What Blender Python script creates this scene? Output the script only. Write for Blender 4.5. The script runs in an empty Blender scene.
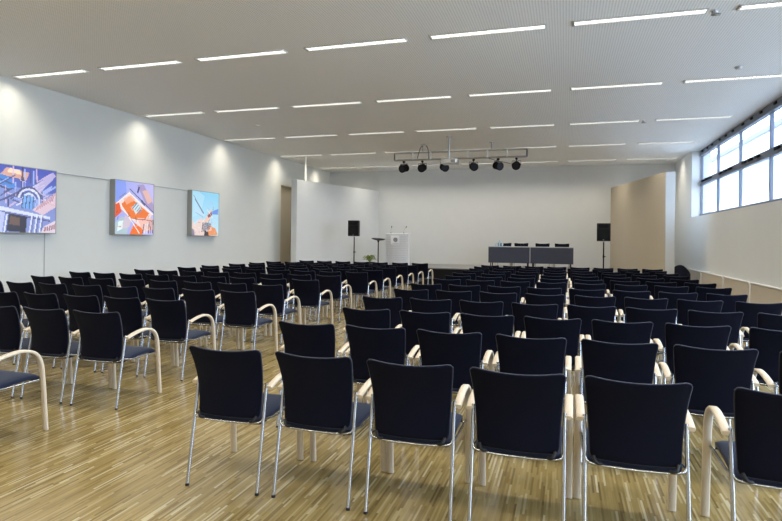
import bpy, math, random
from mathutils import Vector, Matrix, Quaternion

S = bpy.context.scene
COL = S.collection
PI = math.pi

# ------------------------------------------------------------------ camera
F_PX, YAW, ROLL, SHIFT_PX, EYE = 566.95, 0.2979, 0.0115, -20.79, 1.52
cam_d = bpy.data.cameras.new('camera')
cam_d.sensor_width = 36.0
cam_d.sensor_fit = 'HORIZONTAL'
cam_d.lens = F_PX / 782 * 36
cam_d.shift_y = SHIFT_PX / 782
cam_d.clip_start = 0.05
cam = bpy.data.objects.new('camera', cam_d)
COL.objects.link(cam)
cam.matrix_world = (Matrix.Translation((0, 0, EYE)) @ Matrix.Rotation(YAW, 4, 'Z')
                    @ Matrix.Rotation(PI / 2, 4, 'X') @ Matrix.Rotation(ROLL, 4, 'Z'))
S.camera = cam

# ------------------------------------------------------------------ world, exposure
w = bpy.data.worlds.new('overcast_sky')
S.world = w
w.use_nodes = True
wn = w.node_tree
bg = wn.nodes['Background']
bg.inputs['Color'].default_value = (0.64, 0.77, 1.0, 1)
bg.inputs['Strength'].default_value = 10.0
S.view_settings.view_transform = 'Standard'
S.view_settings.look = 'None'
S.view_settings.gamma = 1
S.view_settings.use_curve_mapping = False
S.view_settings.exposure = 0.20

LAMP_W = 15.0          # watts of each ceiling luminaire
LAMP_COL = (1.0, 0.93, 0.81)

# room, metres.  camera stands at x=0 y=0, hall runs along +y
XL, XR, YB, YF, H = -9.3, 3.6, 21.6, -4.5, 4.27
STAGE_Z = 0.6

# window portal (daylight through the ribbon window)
pl = bpy.data.lights.new('daylight_portal', 'AREA')
pl.shape = 'RECTANGLE'; pl.size = 4.2; pl.size_y = 23.2
pl.cycles.is_portal = True
po = bpy.data.objects.new('daylight_portal', pl); COL.objects.link(po)
po.location = (4.10, 7.4, 2.15); po.rotation_euler = (0, PI / 2, 0)


S.cycles.caustics_reflective = False
S.cycles.caustics_refractive = False


# ------------------------------------------------------------------ materials
def mat(name, color, rough=0.5, metal=0.0, spec=0.5, emis=None, estr=0.0, sheen=0.0):
    m = bpy.data.materials.new(name); m.use_nodes = True
    b = m.node_tree.nodes['Principled BSDF']
    b.inputs['Base Color'].default_value = (*color, 1)
    b.inputs['Roughness'].default_value = rough
    b.inputs['Metallic'].default_value = metal
    b.inputs['Specular IOR Level'].default_value = spec
    if sheen:
        b.inputs['Sheen Weight'].default_value = sheen
        b.inputs['Sheen Roughness'].default_value = 0.5
    if emis:
        b.inputs['Emission Color'].default_value = (*emis, 1)
        b.inputs['Emission Strength'].default_value = estr
    return m


def nodes(m):
    return m.node_tree.nodes, m.node_tree.links, m.node_tree.nodes['Principled BSDF']


def noisy(m, c1, c2, scale, stretch=(1, 1, 1), bump=0.0, detail=3):
    """colour varies between two real pigments by noise; optional bump"""
    n, l, b = nodes(m)
    tc = n.new('ShaderNodeTexCoord'); mp = n.new('ShaderNodeMapping')
    mp.inputs['Scale'].default_value = stretch
    nz = n.new('ShaderNodeTexNoise'); nz.inputs['Scale'].default_value = scale
    nz.inputs['Detail'].default_value = detail
    mx = n.new('ShaderNodeMix'); mx.data_type = 'RGBA'
    mx.inputs[6].default_value = (*c1, 1); mx.inputs[7].default_value = (*c2, 1)
    l.new(tc.outputs['Object'], mp.inputs['Vector']); l.new(mp.outputs[0], nz.inputs['Vector'])
    l.new(nz.outputs['Fac'], mx.inputs[0]); l.new(mx.outputs[2], b.inputs['Base Color'])
    if bump:
        bp = n.new('ShaderNodeBump'); bp.inputs['Strength'].default_value = bump
        bp.inputs['Distance'].default_value = 0.002
        l.new(nz.outputs['Fac'], bp.inputs['Height']); l.new(bp.outputs[0], b.inputs['Normal'])
    return m


M = {}
M['wall'] = noisy(mat('white_wall_paint', (0.74, 0.74, 0.72), 0.85, spec=0.2), (0.73, 0.735, 0.715), (0.76, 0.765, 0.745), 3, bump=0.05)
M['wall_warmed'] = noisy(mat('white_wall_paint_light_warmed', (0.74, 0.74, 0.69), 0.85, spec=0.2), (0.73, 0.725, 0.665), (0.76, 0.755, 0.695), 3, bump=0.05)  # white paint with a warm light tint mixed in, offsets the blue daylight
M['partition'] = noisy(mat('beige_wall_paint', (0.56, 0.49, 0.38), 0.8, spec=0.2), (0.55, 0.485, 0.375), (0.58, 0.51, 0.40), 2)
M['trim'] = mat('white_lacquer', (0.80, 0.80, 0.78), 0.5)
M['fabric'] = noisy(mat('navy_fabric', (0.01, 0.011, 0.02), 0.95, spec=0.08, sheen=0.05), (0.0024, 0.0028, 0.0072), (0.0042, 0.005, 0.0135), 260, bump=0.15)
M['fabric_toplit'] = noisy(mat('navy_fabric_toplit', (0.02, 0.026, 0.05), 0.95, spec=0.12, sheen=0.12), (0.014, 0.018, 0.036), (0.020, 0.026, 0.05), 260, bump=0.15)  # the same navy fabric lightened: light from above put into the seat colour
M['piping'] = mat('navy_piping', (0.014, 0.017, 0.032), 0.8, sheen=0.2)
M['chrome'] = mat('polished_chrome', (0.55, 0.56, 0.57), 0.2, 1.0)
M['steel'] = mat('brushed_aluminium', (0.50, 0.50, 0.50), 0.38, 0.9)
M['black'] = mat('black_plastic', (0.010, 0.010, 0.011), 0.45, spec=0.35)
M['blackmatt'] = mat('matt_black_steel', (0.008, 0.008, 0.009), 0.7, spec=0.12)
M['grille'] = mat('black_speaker_grille', (0.008, 0.008, 0.009), 0.7, spec=0.2)
M['birch'] = noisy(mat('bent_birch', (0.68, 0.54, 0.38), 0.38), (0.64, 0.53, 0.385), (0.75, 0.655, 0.505), 30, (14, 1.5, 1.5))
M['slate'] = noisy(mat('slate_laminate', (0.05, 0.053, 0.07), 0.55), (0.036, 0.040, 0.062), (0.045, 0.050, 0.076), 8)
M['tabletop'] = mat('light_grey_laminate', (0.42, 0.43, 0.45), 0.4)
M['stage'] = noisy(mat('grey_stage_floor', (0.30, 0.30, 0.29), 0.45), (0.20, 0.20, 0.20), (0.25, 0.25, 0.25), 6)
M['frame'] = noisy(mat('grey_window_frame', (0.16, 0.18, 0.23), 0.45, 0.3), (0.15, 0.17, 0.22), (0.18, 0.20, 0.25), 12)
M['lectern'] = mat('white_lectern_lacquer', (0.76, 0.77, 0.79), 0.35)
M['plate'] = mat('pale_sign_plate', (0.83, 0.84, 0.86), 0.3)
M['ink'] = mat('grey_print', (0.22, 0.23, 0.25), 0.6)
M['leaf'] = noisy(mat('yellow_green_leaf', (0.2, 0.3, 0.05), 0.5), (0.10, 0.20, 0.04), (0.42, 0.46, 0.12), 9)
M['stem'] = mat('green_stem', (0.09, 0.16, 0.04), 0.6)
M['pot'] = mat('dark_pot', (0.04, 0.035, 0.03), 0.5)
M['soil'] = noisy(mat('potting_soil', (0.03, 0.02, 0.015), 0.95), (0.02, 0.014, 0.01), (0.05, 0.035, 0.025), 60)
M['case'] = mat('lightbox_aluminium', (0.33, 0.33, 0.30), 0.5, 0.3)
M['cable'] = mat('pale_cable', (0.55, 0.55, 0.52), 0.6)
M['greycable'] = mat('grey_cable', (0.12, 0.12, 0.12), 0.6)
M['lens'] = mat('dark_lens', (0.012, 0.013, 0.016), 0.5, spec=0.3)
M['tube'] = mat('lit_fluorescent_tube', (0.9, 0.9, 0.88), 0.5, emis=(1.0, 0.975, 0.93), estr=1.5)
M['louvre'] = mat('bright_louvre_metal', (0.80, 0.80, 0.78), 0.35, 0.3)
M['fixture'] = mat('white_fixture_metal', (0.66, 0.66, 0.64), 0.45)
M['waterbottle'] = mat('clear_blue_bottle', (0.42, 0.55, 0.66), 0.12)
M['facade'] = noisy(mat('pale_render_facade', (0.80, 0.80, 0.78), 0.9), (0.78, 0.78, 0.76), (0.84, 0.84, 0.82), 1)
M['facadeglass'] = mat('facade_glass', (0.25, 0.33, 0.40), 0.15)
M['ground'] = noisy(mat('pale_paving', (0.5, 0.5, 0.48), 0.9), (0.48, 0.48, 0.46), (0.56, 0.56, 0.54), 2)
M['leather'] = noisy(mat('dark_upholstery', (0.014, 0.016, 0.03), 0.85, spec=.2), (0.012, 0.014, 0.026), (0.018, 0.02, 0.036), 40)
M['cover'] = noisy(mat('beige_cover_panel', (0.62, 0.55, 0.45), 0.6), (0.60, 0.535, 0.435), (0.64, 0.575, 0.475), 4)


def perforated():
    m = mat('perforated_ceiling_board', (0.6, 0.58, 0.55), 0.85, spec=0.2)
    n, l, b = nodes(m)
    tc = n.new('ShaderNodeTexCoord')
    sc = n.new('ShaderNodeVectorMath'); sc.operation = 'SCALE'; sc.inputs['Scale'].default_value = 1 / 0.034
    fr = n.new('ShaderNodeVectorMath'); fr.operation = 'FRACTION'
    sb = n.new('ShaderNodeVectorMath'); sb.operation = 'SUBTRACT'; sb.inputs[1].default_value = (.5, .5, 0)
    ml = n.new('ShaderNodeVectorMath'); ml.operation = 'MULTIPLY'; ml.inputs[1].default_value = (1, 1, 0)
    ln = n.new('ShaderNodeVectorMath'); ln.operation = 'LENGTH'
    lt = n.new('ShaderNodeMath'); lt.operation = 'LESS_THAN'; lt.inputs[1].default_value = 0.27
    mx = n.new('ShaderNodeMix'); mx.data_type = 'RGBA'
    mx.inputs[6].default_value = (0.93, 0.925, 0.915, 1); mx.inputs[7].default_value = (0.68, 0.675, 0.665, 1)
    l.new(tc.outputs['Object'], sc.inputs[0]); l.new(sc.outputs[0], fr.inputs[0]); l.new(fr.outputs[0], sb.inputs[0])
    l.new(sb.outputs[0], ml.inputs[0]); l.new(ml.outputs[0], ln.inputs[0]); l.new(ln.outputs['Value'], lt.inputs[0])
    l.new(lt.outputs[0], mx.inputs[0]); l.new(mx.outputs[2], b.inputs['Base Color'])
    return m


def parquet():
    m = mat('oak_strip_parquet', (0.5, 0.35, 0.14), 0.24, spec=0.75)
    n, l, b = nodes(m)
    tc = n.new('ShaderNodeTexCoord')
    sep = n.new('ShaderNodeSeparateXYZ')
    l.new(tc.outputs['Object'], sep.inputs[0])

    def math_(op, a, b_=None):
        k = n.new('ShaderNodeMath'); k.operation = op
        for q, v in enumerate((a, b_)):
            if v is None: continue
            if isinstance(v, (int, float)): k.inputs[q].default_value = v
            else: l.new(v, k.inputs[q])
        return k.outputs[0]
    rowi = math_('FLOOR', math_('DIVIDE', sep.outputs['X'], 0.0125))
    w1 = n.new('ShaderNodeTexWhiteNoise'); w1.noise_dimensions = '1D'; l.new(rowi, w1.inputs['W'])
    coli = math_('FLOOR', math_('ADD', math_('DIVIDE', sep.outputs['Y'], 0.27), w1.outputs['Value']))
    cid = n.new('ShaderNodeCombineXYZ'); l.new(rowi, cid.inputs['X']); l.new(coli, cid.inputs['Y'])
    w2 = n.new('ShaderNodeTexWhiteNoise'); w2.noise_dimensions = '2D'; l.new(cid.outputs[0], w2.inputs['Vector'])
    rp = n.new('ShaderNodeValToRGB'); e = rp.color_ramp.elements
    e[0].position = 0.0; e[0].color = (*PAR[0], 1); e[1].position = 1.0; e[1].color = (*PAR[4], 1)
    for q, p_ in ((1, .18), (2, .55), (3, .85)):
        z_ = e.new(p_); z_.color = (*PAR[q], 1)
    l.new(w2.outputs['Value'], rp.inputs['Fac'])
    nz = n.new('ShaderNodeTexNoise'); nz.inputs['Scale'].default_value = 1.0; nz.inputs['Detail'].default_value = 3
    mp = n.new('ShaderNodeMapping'); mp.inputs['Scale'].default_value = (90.0, 5.0, 1)
    l.new(tc.outputs['Object'], mp.inputs['Vector']); l.new(mp.outputs[0], nz.inputs['Vector'])
    mx = n.new('ShaderNodeMix'); mx.data_type = 'RGBA'; mx.blend_type = 'MULTIPLY'; mx.inputs[0].default_value = 0.35
    l.new(rp.outputs['Color'], mx.inputs[6]); l.new(nz.outputs['Color'], mx.inputs[7])
    hs = n.new('ShaderNodeMix'); hs.data_type = 'RGBA'; hs.blend_type = 'MULTIPLY'; hs.inputs[0].default_value = 0.35
    l.new(rp.outputs['Color'], hs.inputs[6]); l.new(nz.outputs['Fac'], hs.inputs[7])
    l.new(hs.outputs[2], b.inputs['Base Color']); n.remove(mx)
    n2 = n.new('ShaderNodeTexNoise'); n2.inputs['Scale'].default_value = 1.6; n2.inputs['Detail'].default_value = 4
    l.new(tc.outputs['Object'], n2.inputs['Vector'])
    mr = n.new('ShaderNodeMapRange'); mr.inputs['To Min'].default_value = 0.17; mr.inputs['To Max'].default_value = 0.30
    l.new(n2.outputs['Fac'], mr.inputs['Value']); l.new(mr.outputs[0], b.inputs['Roughness'])
    bp = n.new('ShaderNodeBump'); bp.inputs['Strength'].default_value = 0.12; bp.inputs['Distance'].default_value = 0.001
    l.new(w2.outputs['Value'], bp.inputs['Height']); l.new(bp.outputs[0], b.inputs['Normal'])
    return m


PAR = ((0.21, 0.145, 0.05), (0.33, 0.235, 0.085), (0.38, 0.28, 0.105), (0.45, 0.345, 0.145), (0.68, 0.59, 0.36))
M['ceiling'] = perforated()
M['parquet'] = parquet()


def glass():
    m = bpy.data.materials.new('window_glass'); m.use_nodes = True
    n = m.node_tree.nodes; l = m.node_tree.links; n.clear()
    o = n.new('ShaderNodeOutputMaterial'); t = n.new('ShaderNodeBsdfTransparent'); g = n.new('ShaderNodeBsdfGlossy')
    t.inputs['Color'].default_value = (0.93, 0.96, 0.98, 1); g.inputs['Roughness'].default_value = 0.03
    f = n.new('ShaderNodeFresnel'); f.inputs['IOR'].default_value = 1.45
    k = n.new('ShaderNodeMath'); k.operation = 'MULTIPLY'; k.inputs[1].default_value = 0.6
    x = n.new('ShaderNodeMixShader')
    l.new(f.outputs[0], k.inputs[0]); l.new(k.outputs[0], x.inputs['Fac'])
    l.new(t.outputs[0], x.inputs[1]); l.new(g.outputs[0], x.inputs[2]); l.new(x.outputs[0], o.inputs['Surface'])
    return m


M['glass'] = glass()


# ------------------------------------------------------------------ mesh building
class MB:
    def __init__(s):
        s.v = []; s.f = []; s.sm = []

    def add(s, vs, fs, smooth=False):
        o = len(s.v); s.v += [tuple(p) for p in vs]
        s.f += [tuple(i + o for i in f) for f in fs]; s.sm += [smooth] * len(fs)
        return s

    def box(s, c, d, rz=0.0, rx=0.0):
        R = Matrix.Rotation(rz, 3, 'Z') @ Matrix.Rotation(rx, 3, 'X')
        vs = [Vector(c) + R @ Vector((d[0] / 2 * i, d[1] / 2 * j, d[2] / 2 * k)) for i in (-1, 1) for j in (-1, 1) for k in (-1, 1)]
        return s.add(vs, [(0, 1, 3, 2), (4, 6, 7, 5), (0, 4, 5, 1), (2, 3, 7, 6), (0, 2, 6, 4), (1, 5, 7, 3)])

    def span(s, a, b):
        return s.box([(p + q) / 2 for p, q in zip(a, b)], [abs(q - p) for p, q in zip(a, b)])

    def rbox(s, c, d, r=0.01, rz=0.0, rx=0.0):
        """box with chamfered edges: octagonal outline in x-z, chamfered in y"""
        R = Matrix.Rotation(rz, 3, 'Z') @ Matrix.Rotation(rx, 3, 'X')
        hx, hy, hz = d[0] / 2, d[1] / 2, d[2] / 2
        def ring(y, i):
            a, b_ = hx - i, hz - i
            pts = []
            for cx, cz, st in ((a - r, b_ - r, 0), (-(a - r), b_ - r, 1), (-(a - r), -(b_ - r), 2), (a - r, -(b_ - r), 3)):
                for q in range(4):
                    t = (st + q / 3) * PI / 2
                    pts.append((cx + r * math.cos(t), y, cz + r * math.sin(t)))
            return pts
        rings = [ring(-hy, r * .6), ring(-hy + r * .6, 0), ring(hy - r * .6, 0), ring(hy, r * .6)]
        vs = [Vector(c) + R @ Vector(p) for g in rings for p in g]
        n = 16; fs = []
        for k in range(3):
            for i in range(n):
                j = (i + 1) % n
                fs.append((k * n + i, k * n + j, (k + 1) * n + j, (k + 1) * n + i))
        fs.append(tuple(range(n - 1, -1, -1))[::-1]); fs.append(tuple(range(3 * n, 4 * n))[::-1])
        return s.add(vs, fs)

    def tube(s, pts, r, n=10, close=False, smooth=True):
        pts = [Vector(p) for p in pts]; m = len(pts)
        rs = r if isinstance(r, (list, tuple)) else [r] * m
        vs = []; ref = None
        for i, p in enumerate(pts):
            if close:
                t = pts[(i + 1) % m] - pts[i - 1]
            else:
                t = pts[min(i + 1, m - 1)] - pts[max(i - 1, 0)]
            t.normalize()
            if ref is None:
                ref = Vector((0, 0, 1)) if abs(t.z) < 0.9 else Vector((1, 0, 0))
            u = (ref - t * ref.dot(t)).normalized(); ref = u
            w_ = t.cross(u)
            for k in range(n):
                a = 2 * PI * k / n
                vs.append(p + (u * math.cos(a) + w_ * math.sin(a)) * rs[i])
        fs = []
        for i in range(m if close else m - 1):
            for k in range(n):
                j = (i + 1) % m; q = (k + 1) % n
                fs.append((i * n + k, i * n + q, j * n + q, j * n + k))
        s.add(vs, fs, smooth)
        if not close:
            s.add(vs[:n], [tuple(range(n))[::-1]]); s.add(vs[-n:], [tuple(range(n))])
        return s

    def cyl(s, a, b, r, n=16, r2=None):
        return s.tube([a, b], [r, r if r2 is None else r2], n)

    def lathe(s, prof, c=(0, 0, 0), n=24, smooth=True):
        vs = [(c[0] + r * math.cos(2 * PI * k / n), c[1] + r * math.sin(2 * PI * k / n), c[2] + z) for r, z in prof for k in range(n)]
        fs = [(i * n + k, i * n + (k + 1) % n, (i + 1) * n + (k + 1) % n, (i + 1) * n + k) for i in range(len(prof) - 1) for k in range(n)]
        s.add(vs, fs, smooth)
        s.add(vs[:n], [tuple(range(n))[::-1]]); s.add(vs[-n:], [tuple(range(n))])
        return s

    def ribbon(s, pts, wd, th):
        """strip of width wd along x, thickness th in the y-z plane, chamfered"""
        pts = [Vector(p) for p in pts]; m = len(pts); vs = []
        c = th * 0.3
        sec = [(-wd / 2 + c, -th / 2), (wd / 2 - c, -th / 2), (wd / 2, -th / 2 + c), (wd / 2, th / 2 - c),
               (wd / 2 - c, th / 2), (-wd / 2 + c, th / 2), (-wd / 2, th / 2 - c), (-wd / 2, -th / 2 + c)]
        for i, p in enumerate(pts):
            t = pts[min(i + 1, m - 1)] - pts[max(i - 1, 0)]; t.x = 0; t.normalize()
            nn = Vector((0, -t.z, t.y))
            for a, b_ in sec:
                vs.append(p + Vector((a, 0, 0)) + nn * b_)
        fs = []
        for i in range(m - 1):
            for k in range(8):
                q = (k + 1) % 8
                fs.append((i * 8 + k, i * 8 + q, (i + 1) * 8 + q, (i + 1) * 8 + k))
        s.add(vs, fs, True)
        s.add(vs[:8], [tuple(range(8))[::-1]]); s.add(vs[-8:], [tuple(range(8))])
        return s

    def prism(s, poly, z0, z1):
        n = len(poly)
        vs = [(x, y, z0) for x, y in poly] + [(x, y, z1) for x, y in poly]
        fs = [tuple(range(n))[::-1], tuple(range(n, 2 * n))] + [(i, (i + 1) % n, n + (i + 1) % n, n + i) for i in range(n)]
        return s.add(vs, fs)

    def build(s, name, m, parent=None, loc=None):
        me = bpy.data.meshes.new(name)
        me.from_pydata(s.v, [], s.f); me.update()
        for p, q in zip(me.polygons, s.sm):
            p.use_smooth = q
        me.materials.append(m)
        import bmesh
        b = bmesh.new(); b.from_mesh(me); bmesh.ops.recalc_face_normals(b, faces=b.faces); b.to_mesh(me); b.free()
        o = bpy.data.objects.new(name, me); COL.objects.link(o)
        if parent: o.parent = parent
        if loc: o.location = loc
        return o


def thing(name, label, cat, loc=(0, 0, 0), rz=0.0, group=None):
    o = bpy.data.objects.new(name, None); COL.objects.link(o)
    o.empty_display_size = 0.1
    o.location = loc; o.rotation_euler = (0, 0, rz)
    return tag(o, label, cat, group)


def tag(o, label, cat, group=None):
    o['label'] = label; o['category'] = cat
    if group: o['group'] = group
    return o


def struct(o):
    o['kind'] = 'structure'
    return o


def dup(root, loc, rz=0.0, label=None, group=None):
    r = root.copy(); COL.objects.link(r); r.location = loc; r.rotation_euler = (0, 0, rz)
    if label: r['label'] = label
    if group: r['group'] = group
    for ch in list(root.children):
        c = ch.copy(); COL.objects.link(c); c.parent = r
        for g in list(ch.children):
            d = g.copy(); COL.objects.link(d); d.parent = c
    return r


def bez(pts, n=6):
    """Catmull-Rom smoothing"""
    P = [Vector(p) for p in pts]; out = []
    for i in range(len(P) - 1):
        a = P[max(i - 1, 0)]; b = P[i]; c = P[i + 1]; d = P[min(i + 2, len(P) - 1)]
        for k in range(n):
            t = k / n
            out.append(0.5 * ((2 * b) + (c - a) * t + (2 * a - 5 * b + 4 * c - d) * t * t + (3 * b - a - 3 * c + d) * t ** 3))
    out.append(P[-1])
    return out


ORD = ['', 'first', 'second', 'third', 'fourth', 'fifth', 'sixth', 'seventh', 'eighth', 'ninth', 'tenth', 'eleventh', 'twelfth', 'thirteenth']

# ------------------------------------------------------------------ room shell
struct(MB().span((XL - .3, YF, -0.15), (4.1, YB + .3, 0)).build('floor', M['parquet']))
struct(MB().span((XL - .3, YF - .3, H), (4.15, YB + .3, H + .2)).build('ceiling', M['ceiling']))
DY0, DY1, DZ = 17.41, 18.5, 3.35      # tall recess in the left wall
wl = MB().span((XL - .3, YF, 0), (XL, DY0, H)).span((XL - .3, DY1, 0), (XL, YB, H)).span((XL - .3, DY0, DZ), (XL, DY1, H))
struct(wl.build('wall_left', M['wall_warmed']))
struct(MB().span((XL - .3, DY0, 0), (XL - .12, DY1, DZ)).build('door_1', M['partition']))
struct(MB().span((XL - .3, YB, 0), (4.1, YB + .3, H)).build('wall_back', M['wall']))
struct(MB().span((XL - .3, YF - .3, 0), (4.1, YF, H)).build('wall_front', M['wall']))
WY1 = 18.84; WZ0 = 2.29
DRA, DRB = 0.51, 8.75       # unseen glazed doors, added with the bays above for daylight on the right
wr = MB().span((XR, YF, 0), (4.1, DRA, WZ0)).span((XR, DRB, 0), (4.1, YB, WZ0)).span((XR, WY1, WZ0), (4.1, YB, H))
struct(wr.build('wall_right', M['wall']))

# stage partitions (splayed walls either side of the stage)
PZ = 3.46
LP = [(-8.44, 16.9), (-7.16, YB)]
RP = [(2.60, 17.0), (1.54, YB)]
o = MB().prism([LP[0], LP[1], (LP[1][0] - .2, YB), (LP[0][0] - .2, 16.9)], 0, PZ).build('wall_partition_left', M['wall'])
struct(o)
o = MB().prism([RP[0], RP[1], (RP[1][0] + .02, YB), (RP[0][0] + .02, 17.0)], 0, PZ).build('wall_partition_right', M['partition'])
struct(o)
struct(MB().prism([(RP[0][0] + .02, 17.0), (RP[1][0] + .02, YB), (RP[1][0] + .25, YB), (RP[0][0] + .25, 17.0)], 0, PZ).build('wall_partition_right_return', M['wall']))
# stage platform
SY = 18.45
def px_l(y): return LP[0][0] + (LP[1][0] - LP[0][0]) * (y - 16.9) / (YB - 16.9)
def px_r(y): return RP[0][0] + (RP[1][0] - RP[0][0]) * (y - 17.0) / (YB - 17.0)
poly = [(px_l(SY), SY), (px_r(SY), SY), (px_r(YB), YB), (px_l(YB), YB)]
struct(MB().prism(poly, 0, STAGE_Z - .03).build('trim_1', M['blackmatt']))
struct(MB().prism(poly, STAGE_Z - .03, STAGE_Z).build('floor_stage', M['stage']))
# slim post from partition top to ceiling
o = MB().cyl((-8.42, 17.5, PZ), (-8.42, 17.5, H), 0.035).build('support_post', M['trim'])
tag(o, 'slim white round post from the left stage partition up to the ceiling', 'post')

# ------------------------------------------------------------------ ribbon window
mull = [18.84, 16.93, 14.93, 12.87, 10.81, 8.75, 6.69, 4.63, 2.57, 0.51, -1.55, YF]
GX = 3.86; ZT = 3.31
for i in range(len(mull) - 1):
    y1, y0 = mull[i], mull[i + 1]
    b = MB()
    t = 0.028
    b.span((GX - .04, y0, WZ0), (GX + .05, y1, WZ0 + .09))
    b.span((GX - .05, y0, ZT - .075), (GX + .05, y1, ZT + .075))
    b.span((GX - .05, y0, H - .16), (GX + .05, y1, H))
    b.span((GX - .02, y0, WZ0 + .09), (GX + .04, y0 + t, H - .16))
    b.span((GX - .02, y1 - t, WZ0 + .09), (GX + .04, y1, H - .16))
    b.span((GX + .0, y0 + t, ZT + .075), (GX + .03, y1 - t, ZT + .10))
    fr = struct(b.build('window_%d' % (i + 1), M['frame']))
    MB().span((GX + .005, y0 + t, WZ0 + .09), (GX + .011, y1 - t, ZT - .075)).build('pane', M['glass'], fr)
    MB().span((GX + .005, y0 + t, ZT + .075), (GX + .011, y1 - t, H - .16)).build('pane', M['glass'], fr)
    if i < 7:
        for q in (.28, .5, .72):
            yy = y0 + (y1 - y0) * q
            h_ = MB().rbox((GX - .075, yy, ZT + .02), (.05, .22, .045), .008)
            h_.cyl((GX - .09, yy - .1, ZT - .01), (GX - .09, yy + .1, ZT - .01), .011, 8)
            h_.build('opener', M['blackmatt'], fr)
        for q in (.2, .5, .8):
            yy = y0 + (y1 - y0) * q
            MB().rbox((GX - .06, yy, H - .06), (.04, .12, .05), .008).build('bracket', M['blackmatt'], fr)

for i, (a_, b_) in enumerate(((0.51, 2.57), (2.57, 4.63), (4.63, 6.69), (6.69, 8.75))):  # frames and panes of the added doors, out of view, letting daylight in
    q = MB().span((GX - .03, a_, 0), (GX + .04, a_ + .05, WZ0)).span((GX - .03, b_ - .05, 0), (GX + .04, b_, WZ0))
    q.span((GX - .03, a_ + .05, .0), (GX + .04, b_ - .05, .09)).span((GX - .03, a_ + .05, WZ0 - .06), (GX + .04, b_ - .05, WZ0))
    fr = struct(q.build('door_%d' % (i + 2), M['frame']))
    MB().span((GX + .005, a_ + .05, .09), (GX + .011, b_ - .05, WZ0 - .06)).build('pane', M['glass'], fr)
    MB().cyl((GX - .07, b_ - .09, .98), (GX - .07, b_ - .09, 1.12), .012, 8).build('handle', M['steel'], fr)

# outside: paved ground and a pale building across
struct(MB().span((4.12, -40, -0.25), (90, 120, -0.15)).build('ground_outside', M['ground']))
bld = thing('building', 'pale rendered building with tall windows seen outside through the ribbon window', 'building', (13, 50, -0.15))
MB().span((0, -34, 0), (14, 45, 9.2)).build('wall', M['facade'], bld)
MB().span((-.25, -34.3, 9.2), (14.3, 45.3, 9.5)).build('roof_edge', M['frame'], bld)
for k in range(12):
    for zz in (1.5, 5.2):
        f = MB().span((-.06, -30 + k * 5.9, zz), (.02, -27.4 + k * 5.9, zz + 2.6)).build('window', M['facadeglass'], bld)

# ------------------------------------------------------------------ radiator covers along the right wall
CX = 3.50
ys = [19.3, 16.95, 14.72, 12.73, 10.73, 8.73, 6.73, 4.73]
for i in range(len(ys) - 1):
    y1, y0 = ys[i], ys[i + 1] + .03
    where = ['farthest one beside the stage partition', 'second one from the stage end', 'third one from the stage end', 'fourth one from the stage end',
             'fifth one from the stage end', 'sixth one from the stage end', 'nearest one to the camera'][i]
    if y0 < 10 and i > 4: continue
    t = thing('radiator_cover', 'low beige panel along the right wall, ' + where, 'radiator cover', (XR, (y0 + y1) / 2, 0), 0, 'low cover panels along the right wall')
    L = (y1 - y0) / 2; X = CX - XR
    MB().span((X, -L, .03), (X + .03, L, .745)).build('panel', M['cover'], t)
    r_ = .10
    path = [(X, L, .755), (X, -L + r_, .755)] + [(X, -L + r_ - r_ * math.sin(a), .755 - r_ + r_ * math.cos(a)) for a in (.4, .8, 1.2)] + [(X, -L, .755 - r_), (X, -L, .01)]
    MB().tube(path, .02, 8).build('edge_trim', M['trim'], t)
    MB().span((X + .03, -L + .02, .70), (0, L, .735)).build('shelf', M['trim'], t)
    for yy in (-L + .2, L - .2):
        MB().span((X + .03, yy, 0), (X + .06, yy + .04, .70)).build('bracket', M['fixture'], t)

# ------------------------------------------------------------------ ceiling luminaires
LX0, LS, LL = -9.11, 1.839, 1.478
rowsY = [7.48, 10.66, 13.84, 17.02, 20.19, 4.30, 1.12, -2.05]
W = 0.125


def make_light():
    t = thing('ceiling_light', '', 'ceiling light', (0, 0, H), 0, 'linear lights in the ceiling')
    fr = MB()
    fr.span((-.012, -W / 2 - .012, -.016), (LL + .012, -W / 2, 0)).span((-.012, W / 2, -.016), (LL + .012, W / 2 + .012, 0))
    fr.span((-.012, -W / 2, -.016), (0, W / 2, 0)).span((LL, -W / 2, -.016), (LL + .012, W / 2, 0))
    fr.build('frame', M['fixture'], t)
    MB().span((0, -W / 2, -.004), (LL, W / 2, -.001)).build('diffuser', M['tube'], t)
    lv = MB()
    for k in range(1, 24):
        x = LL * k / 24
        lv.span((x - .002, -W / 2, -.015), (x + .002, W / 2, -.005))
    lv.span((0, -.003, -.015), (LL, .003, -.005))
    lv.build('louvre', M['louvre'], t)
    for yy in (-W / 2 - .004,):
        MB().span((-.03, -W / 2 - .01, -.02), (-.012, W / 2 + .01, 0)).build('end_cap', M['steel'], t)
    return t


LD = bpy.data.lights.new('luminaire', 'AREA')
LD.shape = 'RECTANGLE'; LD.size = LL; LD.size_y = W; LD.energy = LAMP_W; LD.color = LAMP_COL
LD.spread = math.radians(140)
first = None
cols = ['beside the left wall', 'second from the left wall', 'third from the left wall', 'fourth from the left wall', 'fifth from the left wall', 'sixth from the left wall', 'nearest the window']
for r, y in enumerate(rowsY):
    for k in range(7):
        if r < 5:
            rn = 'nearest visible row' if r == 0 else ('last row above the stage' if r == 4 else ORD[r + 1] + ' visible row')
        else:
            rn = ['overhead row', 'row just behind the viewpoint', 'rearmost row behind the viewpoint'][r - 5]
        lab = 'lit white ceiling strip light, %s, %s' % (rn, cols[k])
        loc = (LX0 + k * LS, y, H)
        if first is None:
            first = make_light(); first.location = loc; first['label'] = lab
            lo = bpy.data.objects.new('luminaire', LD); COL.objects.link(lo)
            lo.parent = first; lo.location = (LL / 2, 0, -.02)
        else:
            o = dup(first, loc, 0, lab)

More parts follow.
